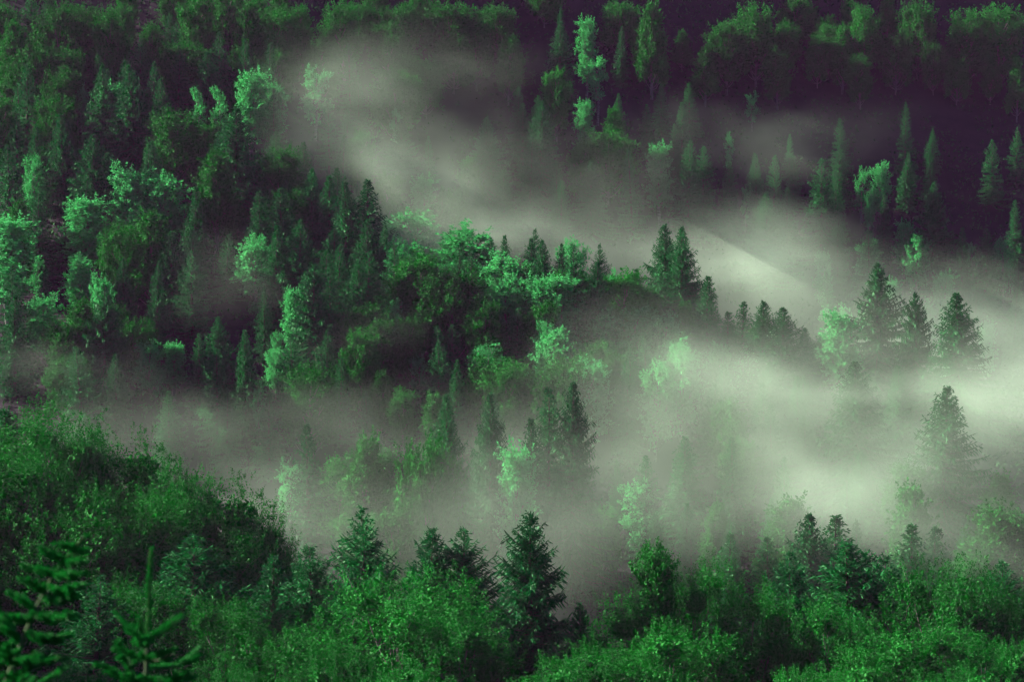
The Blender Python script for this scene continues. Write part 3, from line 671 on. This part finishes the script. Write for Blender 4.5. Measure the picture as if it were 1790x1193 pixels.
def fill(n, xr, dr, codes, mind, hr, avoid, seed):
    g = random.Random(seed); out = []; tries = 0
    while len(out) < n and tries < n * 60:
        tries += 1
        d = g.uniform(*dr); u = g.uniform(*xr); x = (u - CX) / FPX * d
        h = g.uniform(*hr); gz = ground(x, d)
        px, py = PIX((x, d, gz + h))
        if not (-30 < px < 1820 and -40 < py < 1000): continue
        if any(a <= px <= b and c <= py <= e for a, b, c, e in avoid): continue
        if any((x - q[0]) ** 2 + (d - q[1]) ** 2 < mind ** 2 for q in PLACED): continue
        # not in front of a hand-placed top
        if any(abs(px - q[2]) < 26 and -10 < q[3] - py < 60 and d < q[1] for q in PLACED): continue
        code = g.choice(codes)
        PLACED.append((x, d, px, py, code, h)); out.append((code, px, py, d, h, g.uniform(.85, 1.15)))
    return out
FILL = fill(70, (0, 640), (385, 530), ['Ss', 'Sc', 'Ss', 'Sr', 'Ss', 'Bo', 'Bu'], 4.4, (10, 16), [(310, 440, 430, 560), (380, 460, 150, 330), (80, 120, 390, 500), (215, 320, 460, 560), (640, 700, 440, 560), (0, 60, 520, 640), (0, 700, 640, 1000)], 3)
FILL += fill(34, (640, 1150), (395, 450), ['Ss', 'Sr', 'Bo', 'Ko', 'Ss'], 4.4, (9, 14), [(640, 760, 560, 800), (840, 1150, 430, 640), (0, 1790, 640, 1000)], 4)
FILL += fill(34, (680, 1200), (394, 438), ['Ko', 'Bo', 'Ko', 'Ss', 'Bu', 'Br', 'Ss'], 3.6, (10, 15), [(0, 1790, 0, 470), (640, 760, 560, 800), (0, 1790, 640, 1000)], 14)
FILL += fill(24, (640, 1400), (495, 545), ['Ss', 'Sc', 'Ss', 'Kt', 'Bo'], 5.0, (11, 17), [(0, 1790, 0, 150), (0, 1790, 345, 1000), (1090, 1260, 290, 480)], 15)
FILL += fill(12, (620, 1000), (385, 420), ['Ss', 'Sr', 'Ss', 'Bo'], 4.4, (8, 12), [(0, 1790, 0, 560), (0, 1790, 690, 1000)], 12)
FILL += fill(12, (1150, 1420), (395, 430), ['Ss', 'Sc', 'Bo'], 4.4, (9, 13), [(0, 1790, 0, 560)], 5)
FILL += fill(14, (560, 1100), (350, 400), ['Ss', 'Bo', 'Bu', 'Ss'], 4.5, (8, 12), [(0, 1790, 0, 740)], 6)
FILL += fill(18, (1100, 1790), (340, 400), ['Ss', 'Sc', 'Bo'], 5, (9, 14), [(1380, 1480, 700, 860), (0, 1790, 0, 690)], 7)
FILL += fill(34, (0, 1100), (490, 590), ['Br', 'Bo', 'Bu', 'Ss', 'Bu'], 5.2, (9, 14), [(420, 1250, 130, 460)], 8)
FILL += fill(16, (0, 700), (545, 600), ['Bo', 'Bu', 'Br'], 4.6, (10, 14), [(0, 1790, 70, 1000)], 13)
FILL += fill(14, (1100, 1790), (535, 600), ['Br', 'Bo', 'Bu', 'Bu'], 5.0, (8, 13), [(0, 1790, 110, 600)], 9)
FILL += fill(22, (1120, 1790), (475, 520), ['Ss', 'Ss', 'Ko', 'Kt'], 5, (10, 15), [(1090, 1440, 320, 560), (1560, 1790, 0, 380), (0, 1790, 0, 255)], 10)
FILL += fill(13, (1120, 1790), (515, 560), ['Ss', 'Sr', 'Ss'], 5, (8, 13), [(0, 1790, 0, 120), (0, 1790, 300, 600), (1250, 1350, 130, 220)], 11)
used = {}
WORDK = {'S': 'spruce', 'B': 'broadleaf', 'K': 'birch'}
ORD = ['', 'second ', 'third ', 'fourth ', 'fifth ', 'sixth ', 'seventh ', 'eighth ', 'ninth ', 'tenth ']
for f in sorted(FILL, key=lambda f: f[1]):
    a = min(ANCHOR, key=lambda a: math.hypot(a[0] - f[1], a[1] - f[2]))
    dx, dy = f[1] - a[0], f[2] - a[1]
    rel = ('uphill and above' if dy < 0 else 'low in front of') if abs(dy) > abs(dx) * .8 else ('beside, on the shaded side of' if dx > 0 else 'beside, on the sunward side of')
    look = 'slim ' if f[0] == 'Ss' else ('ragged ' if f[0] == 'Sr' else ('full ' if f[0] in ('Sc', 'Br') else ('upright ' if f[0] in ('Bu', 'Kt') else 'leafy ')))
    key = (look, WORDK[f[0][0]], rel, a[2]); k = used.get(key, 0); used[key] = k + 1
    PLACED_N = len(PLACED)
    tree(f[0], f[1], f[2], f[3], f[4], f'{ORD[k]}{look}{key[1]} {rel} the {a[2]}', w=f[5], group='trees filling the wooded slope')
    del PLACED[PLACED_N:]


# ------------------------------------------------------------------ undergrowth (nobody could count it)
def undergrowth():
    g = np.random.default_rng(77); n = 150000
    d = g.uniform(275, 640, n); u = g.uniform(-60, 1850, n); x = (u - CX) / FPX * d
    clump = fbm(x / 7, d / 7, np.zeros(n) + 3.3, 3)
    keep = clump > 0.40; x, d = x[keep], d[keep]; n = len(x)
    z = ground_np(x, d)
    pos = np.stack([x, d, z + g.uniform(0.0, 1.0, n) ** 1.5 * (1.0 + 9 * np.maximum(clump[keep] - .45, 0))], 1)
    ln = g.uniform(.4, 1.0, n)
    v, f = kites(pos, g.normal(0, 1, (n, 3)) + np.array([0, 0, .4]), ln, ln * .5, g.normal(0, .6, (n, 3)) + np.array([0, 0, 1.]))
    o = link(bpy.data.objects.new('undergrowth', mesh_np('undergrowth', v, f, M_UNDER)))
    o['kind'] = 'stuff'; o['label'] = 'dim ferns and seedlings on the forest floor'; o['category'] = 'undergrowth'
undergrowth()

# the wood goes on beyond the left edge of the picture; these trees shade the ones in view
def beyond_edge():
    g = random.Random(21); n = 0
    for k in range(16):
        d = 205 + k * 5.4; x = -0.1763 * d - g.uniform(7, 26)
        h = g.uniform(20, 25); gz = ground(x, d); px, py = PIX((x, d, gz + h))
        tree(g.choice(['Nr', 'Sn', 'Nr']), px, py, d, h, 'tree of the dark wood standing beyond the edge of the view', w=1.25, group='wood beyond the edge of the view')
beyond_edge()

# ------------------------------------------------------------------ two young spruces close to the camera (out of focus)
M_SHOOT = leaf_mat('young_spruce_needles', (0.004, 0.11, 0.014), (0.012, 0.24, 0.03), 0.25, 0.45, 0.02)
M_TWIG = noise_mat('young_spruce_twig', (0.02, 0.04, 0.014), (0.045, 0.075, 0.025), 40, 0.9, 0.1)
def shoot_mesh(name, L, seed, thick=0.019):
    """A needle-clad shoot along +Z, length L: needles standing out all round a thin twig."""
    g = np.random.default_rng(seed); a = Acc()
    n = int(L * 2600) + 90
    t = g.uniform(0, 1, n); az = g.uniform(0, 6.283, n)
    rad = np.stack([np.cos(az), np.sin(az), np.zeros(n)], 1)
    bend = 0.06 * L * t ** 2
    base = np.stack([bend, 0 * t, L * t], 1) + rad * 0.003
    ln = thick * g.uniform(.75, 1.2, n) * (1 - .35 * t ** 4)
    v, f = kites(base, rad + np.array([0, 0, .9]) + g.normal(0, .15, (n, 3)), ln * 1.25, np.full(n, .0038), g.normal(0, 1, (n, 3)))
    a.add(v, f)
    v, f = tube(np.stack([0.06 * L * np.linspace(0, 1, 5) ** 2, np.zeros(5), L * np.linspace(0, 1, 5)], 1), np.linspace(.0045, .003, 5), 5); a.add(v, f)
    return a.mesh(name, M_SHOOT)
SHOOTS = [(l, shoot_mesh('shoot', l, 900 + i, th)) for i, (l, th) in enumerate([(.10, .017), (.14, .018), (.19, .019), (.26, .020)])]
def young_spruce(label, path, branches, leader_needles=True, rad=0.012):
    """path: (px, py, d) pixels of the stem from low to high; branches: list of (stem fraction, tip px, tip py, depth shift, shoots, shoot scale)."""
    pts = np.array([P(*p) for p in path]); base = pts[0].copy()
    gx, gy = base[0], base[1]
    bz = ground(gx, gy) - .1
    root = link(bpy.data.objects.new('young_spruce', None)); root.location = (gx, gy, bz); root.empty_display_size = .2
    root['label'] = label; root['category'] = 'tree'; root['group'] = 'blurred young spruces close by'
    off = np.array([gx, gy, bz])
    full = np.concatenate([np.array([[gx, gy, bz]]), pts])
    t = np.linspace(0, 1, len(full)); tt = np.linspace(0, 1, 24)
    stem = np.stack([np.interp(tt, t, full[:, k]) for k in range(3)], 1)
    v, f = tube(stem - off, np.linspace(rad * 2.2, rad * .45, 24), 8)
    st = link(bpy.data.objects.new('stem', mesh_np('stem', v, f, M_TWIG, True))); st.parent = root
    def put(p, d, parent, want):
        l, me = min(SHOOTS, key=lambda s: abs(s[0] - want))
        o = link(bpy.data.objects.new('shoot', me)); o.parent = parent
        q = Vector(d).to_track_quat('Z', 'X') @ Matrix.Rotation(R.uniform(0, 6.28), 3, 'Z').to_quaternion()
        o.rotation_mode = 'QUATERNION'; o.rotation_quaternion = q; o.location = Vector(p) - Vector(off)
        o.scale = (1.0 + R.uniform(-.1, .2),) * 2 + (want / l,)
    if leader_needles:
        a, b = pts[-2], pts[-1]
        n = max(1, int(np.linalg.norm(b - a) / .16))
        for k in range(n):
            put(a + (b - a) * k / n, b - a, st, np.linalg.norm(b - a) / n * 1.08)
    segs = np.linspace(0, 1, len(pts))
    for fr, tx, ty, dz, ns, sc in branches:
        b0 = np.array([np.interp(fr, segs, pts[:, k]) for k in range(3)])
        d0 = np.interp(fr, segs, pts[:, 1])
        tip = np.array(P(tx, ty, d0 + dz))
        L = np.linalg.norm(tip - b0)
        s = np.linspace(0, 1, 7)[:, None]
        cur = b0 * (1 - s) + tip * s - np.array([0, 0, .12 * L]) * np.sin(s * np.pi)
        v, f = tube(cur - off, np.linspace(.008, .003, 7), 6)
        bo = link(bpy.data.objects.new('branch', mesh_np('branch', v, f, M_TWIG, True))); bo.parent = root
        axis = unit(tip - b0)
        side = unit(np.cross(axis, np.array([0, .3, 1.])))
        # needles along the branch itself, then side shoots in two ranks
        m = max(1, int(L / .16))
        for k in range(m):
            p0 = np.array([np.interp(k / m, s[:, 0], cur[:, c]) for c in range(3)]); p1 = np.array([np.interp((k + 1) / m, s[:, 0], cur[:, c]) for c in range(3)])
            put(p0, p1 - p0, bo, L / m * 1.08)
        for k in range(ns):
            tq = (k + .8) / (ns + .6)
            p0 = np.array([np.interp(tq, s[:, 0], cur[:, c]) for c in range(3)])
            sg = 1 if k % 2 else -1
            dd = axis * .75 + side * sg * .75 + np.array([0, -.25 + R.uniform(-.3, .3), .25]) + np.array([R.gauss(0, .12) for _ in range(3)])
            put(p0, dd, bo, max(.08, sc * (1.1 - .55 * tq) * R.uniform(.8, 1.15)))
    return root
young_spruce('blurred young spruce with one long upright leader and forked arms', [(252, 1300, 17), (256, 1185, 17), (258, 1118, 17), (263, 962, 17)],
  [(.667, 200, 1066, .2, 0, .1), (.667, 318, 1078, -.1, 0, .1), (.66, 242, 1082, -.3, 2, .08), (.62, 232, 1098, -.4, 4, .09), (.5, 302, 1140, -.2, 1, .1), (.5, 200, 1120, -.3, 5, .1),
   (.42, 352, 1138, .3, 2, .12), (.33, 178, 1160, -.3, 6, .12), (.33, 330, 1180, -.2, 5, .12), (.3, 215, 1140, -.6, 6, .12), (.2, 280, 1195, -.5, 6, .12), (.2, 160, 1215, 0, 5, .12)])
young_spruce('blurred young spruce bush leaning in from the corner beside the long leader', [(-30, 1330, 16), (0, 1220, 16), (55, 1085, 16), (90, 1010, 16), (146, 940, 16)],
  [(.93, 108, 950, -.1, 2, .07), (.9, 140, 960, -.1, 1, .06), (.86, 72, 962, .0, 3, .07), (.84, 140, 978, -.2, 3, .08), (.78, 50, 992, .1, 3, .08), (.76, 138, 1000, -.2, 5, .09), (.70, 136, 1020, -.3, 5, .10),
   (.66, 50, 1015, -.1, 4, .09), (.62, 132, 1040, -.2, 6, .11), (.56, 30, 1040, .1, 5, .10), (.54, 128, 1072, -.3, 6, .12), (.5, 20, 1075, -.2, 6, .12), (.46, 110, 1110, -.3, 7, .12),
   (.42, -10, 1060, .1, 6, .12), (.38, 105, 1150, -.2, 7, .13), (.36, 10, 1120, -.4, 7, .13), (.32, 60, 1140, -.5, 7, .13), (.28, 122, 1165, 0, 4, .13), (.26, -20, 1130, -.3, 7, .13), (.25, 40, 1180, -.5, 7, .13), (.2, 90, 1200, -.4, 7, .13), (.18, -10, 1190, -.5, 7, .13)])

# ------------------------------------------------------------------ air: an even thin haze, and the drifting mist banks
def volume_mat(name, color, density=None, attr=None, mult=1.0, aniso=0.0):
    m, N, L = mat_new(name)
    out = N.new('ShaderNodeOutputMaterial'); pv = N.new('ShaderNodeVolumePrincipled')
    pv.inputs['Color'].default_value = (*color, 1); pv.inputs['Anisotropy'].default_value = aniso
    if attr is None:
        pv.inputs['Density'].default_value = density; pv.inputs['Density Attribute'].default_value = ''
    else:
        pv.inputs['Density Attribute'].default_value = attr; pv.inputs['Density'].default_value = mult
    L.new(pv.outputs[0], out.inputs['Volume'])
    return m
HAZE_D = 0.00003
x0, x1, y0, y1, z0, z1 = -420, 420, -40, 760, -3, 190
v = [(x, y, z) for x in (x0, x1) for y in (y0, y1) for z in (z0, z1)]
f = [(0, 1, 3, 2), (4, 6, 7, 5), (0, 4, 5, 1), (2, 3, 7, 6), (0, 2, 6, 4), (1, 5, 7, 3)]
hz = link(bpy.data.objects.new('haze', mesh_np('haze', v, f, volume_mat('thin_haze', (0.90, 0.44, 0.95), HAZE_D))))
hz['kind'] = 'stuff'; hz['label'] = 'thin violet-grey haze filling the whole valley'; hz['category'] = 'haze'

# mist banks: (px, py, distance, half width px, half height px, half depth m, strength)
BANKS = [
 # broad soft veils
 (1470, 770, 378, 430, 140, 30, .55), (1000, 750, 390, 300, 50, 10, .22), (850, 890, 342, 520, 70, 20, .22), (330, 730, 352, 380, 65, 18, .22), (1640, 610, 446, 300, 80, 16, .55), (930, 415, 480, 420, 50, 16, .42),
 (620, 225, 502, 150, 100, 15, .42), (760, 170, 530, 200, 80, 14, .15), (1230, 350, 495, 260, 90, 16, .14), (1100, 985, 300, 520, 70, 18, .30), (1650, 930, 320, 300, 60, 20, .5), (500, 900, 310, 160, 110, 16, .5),
 # denser cores
 (590, 180, 505, 80, 60, 14, .2), (730, 330, 488, 130, 62, 16, .75), (800, 290, 497, 300, 110, 16, .10), (890, 390, 478, 150, 50, 14, .4), (1060, 425, 480, 140, 50, 15, .75), (1210, 490, 465, 120, 55, 15, .45), (1330, 480, 464, 100, 80, 16, 1.5),
 (1420, 240, 520, 130, 36, 10, .4), (1180, 210, 515, 80, 40, 10, .2), (1720, 590, 450, 150, 70, 18, 1.1), (1450, 610, 420, 120, 45, 10, .6),
 (880, 720, 388, 260, 34, 8, .45), (1080, 700, 400, 160, 45, 8, .3), (1280, 710, 394, 180, 45, 10, .25), (1590, 735, 388, 220, 55, 10, 1.5), (1740, 740, 392, 120, 80, 16, .6),
 (1435, 825, 352, 120, 50, 14, .95), (1200, 880, 335, 180, 50, 12, .2), (640, 740, 372, 150, 45, 10, .10), (620, 620, 412, 120, 60, 8, .2), (370, 500, 428, 120, 70, 8, .2), (90, 640, 394, 130, 45, 10, .25),
]
MIST_GAIN = 0.021
def mist():
    X0, X1, Y0, Y1, Z0, Z1 = -125., 125., 265., 575., 0., 102.
    nx, ny, nz = 126, 156, 58
    zz, yy, xx = np.meshgrid(np.linspace(Z0, Z1, nz), np.linspace(Y0, Y1, ny), np.linspace(X0, X1, nx), indexing='ij')
    xx = xx.ravel().astype(np.float32); yy = yy.ravel().astype(np.float32); zz = zz.ravel().astype(np.float32)
    wx = (fbm(xx / 26, yy / 26, zz / 18, 3) - .5) * 26; wz = (fbm(xx / 24 + 9, yy / 24 + 4, zz / 16 + 2, 3) - .5) * 18
    dens = np.zeros_like(xx)
    for px, py, d, rx, ry, rd, st in BANKS:
        c = P(px, py, d); s = d / FPX
        e = ((xx + wx - c.x) / (rx * s * 1.1)) ** 2 + ((yy - c.y) / rd) ** 2 + ((zz + wz - c.z) / (ry * s * 1.15)) ** 2
        dens += st * np.exp(-e * 1.1)
    n = fbm((xx + wx * .6) / 15, yy / 18, (zz + wz * .6) / 9, 4, .55)
    n2 = fbm((xx + wx) / 6.5, yy / 9, (zz + wz) / 4, 3, .6)
    dens *= np.clip(.42 + (n - .34) * 1.9, 0.28, 1.55) * np.clip(n2 * 2.0, .35, 1.7)
    dens = np.maximum(dens - .03, 0) * MIST_GAIN
    for a, lo, hi in ((xx, X0, X1), (yy, Y0, Y1), (zz, Z0, Z1)):
        dens *= np.clip(np.minimum(a - lo, hi - a) / 8, 0, 1)
    me = bpy.data.meshes.new('mist')
    me.vertices.add(len(xx)); me.vertices.foreach_set('co', np.stack([xx, yy, zz], 1).ravel())
    at = me.attributes.new('mist_density', 'FLOAT', 'POINT'); at.data.foreach_set('value', dens.astype(np.float32))
    m = volume_mat('drifting_mist', MIST_COL, attr='density', mult=1.0, aniso=0.25)
    me.materials.append(m)
    o = link(bpy.data.objects.new('mist', me))
    o['kind'] = 'stuff'; o['label'] = 'pale sunlit mist drifting in banks between the trees'; o['category'] = 'mist'
    ng = bpy.data.node_groups.new('mist_volume', 'GeometryNodeTree')
    ng.interface.new_socket('Geometry', in_out='INPUT', socket_type='NodeSocketGeometry')
    ng.interface.new_socket('Geometry', in_out='OUTPUT', socket_type='NodeSocketGeometry')
    N, L = ng.nodes, ng.links
    gi = N.new('NodeGroupInput'); go = N.new('NodeGroupOutput')
    pos = N.new('GeometryNodeInputPosition'); sx = N.new('ShaderNodeSeparateXYZ'); L.new(pos.outputs[0], sx.inputs[0])
    def idx(sock, lo, hi, n):
        mr = N.new('ShaderNodeMapRange'); mr.clamp = True
        for i, val in zip((1, 2, 3, 4), (lo, hi, 0.5, n - 0.5)): mr.inputs[i].default_value = val
        L.new(sock, mr.inputs[0])
        fl = N.new('ShaderNodeMath'); fl.operation = 'FLOOR'; L.new(mr.outputs[0], fl.inputs[0])
        return fl.outputs[0]
    ix, iy, iz = idx(sx.outputs[0], X0, X1, nx), idx(sx.outputs[1], Y0, Y1, ny), idx(sx.outputs[2], Z0, Z1, nz)
    a = N.new('ShaderNodeMath'); a.operation = 'MULTIPLY_ADD'; a.inputs[1].default_value = ny; L.new(iz, a.inputs[0]); L.new(iy, a.inputs[2])
    b = N.new('ShaderNodeMath'); b.operation = 'MULTIPLY_ADD'; b.inputs[1].default_value = nx; L.new(a.outputs[0], b.inputs[0]); L.new(ix, b.inputs[2])
    na = N.new('GeometryNodeInputNamedAttribute'); na.data_type = 'FLOAT'; na.inputs['Name'].default_value = 'mist_density'
    si = N.new('GeometryNodeSampleIndex'); si.data_type = 'FLOAT'; si.domain = 'POINT'; si.clamp = True
    L.new(gi.outputs[0], si.inputs['Geometry']); L.new(na.outputs['Attribute'], si.inputs['Value']); L.new(b.outputs[0], si.inputs['Index'])
    vc = N.new('GeometryNodeVolumeCube')
    L.new(si.outputs[0], vc.inputs['Density'])
    vc.inputs['Min'].default_value = (X0, Y0, Z0); vc.inputs['Max'].default_value = (X1, Y1, Z1)
    vc.inputs['Resolution X'].default_value = nx; vc.inputs['Resolution Y'].default_value = ny; vc.inputs['Resolution Z'].default_value = nz
    smt = N.new('GeometryNodeSetMaterial'); smt.inputs['Material'].default_value = m
    L.new(vc.outputs[0], smt.inputs[0]); L.new(smt.outputs[0], go.inputs[0])
    o.modifiers.new('mist_volume', 'NODES').node_group = ng
    return o
MIST_COL = (0.79, 0.985, 0.75)
mist()
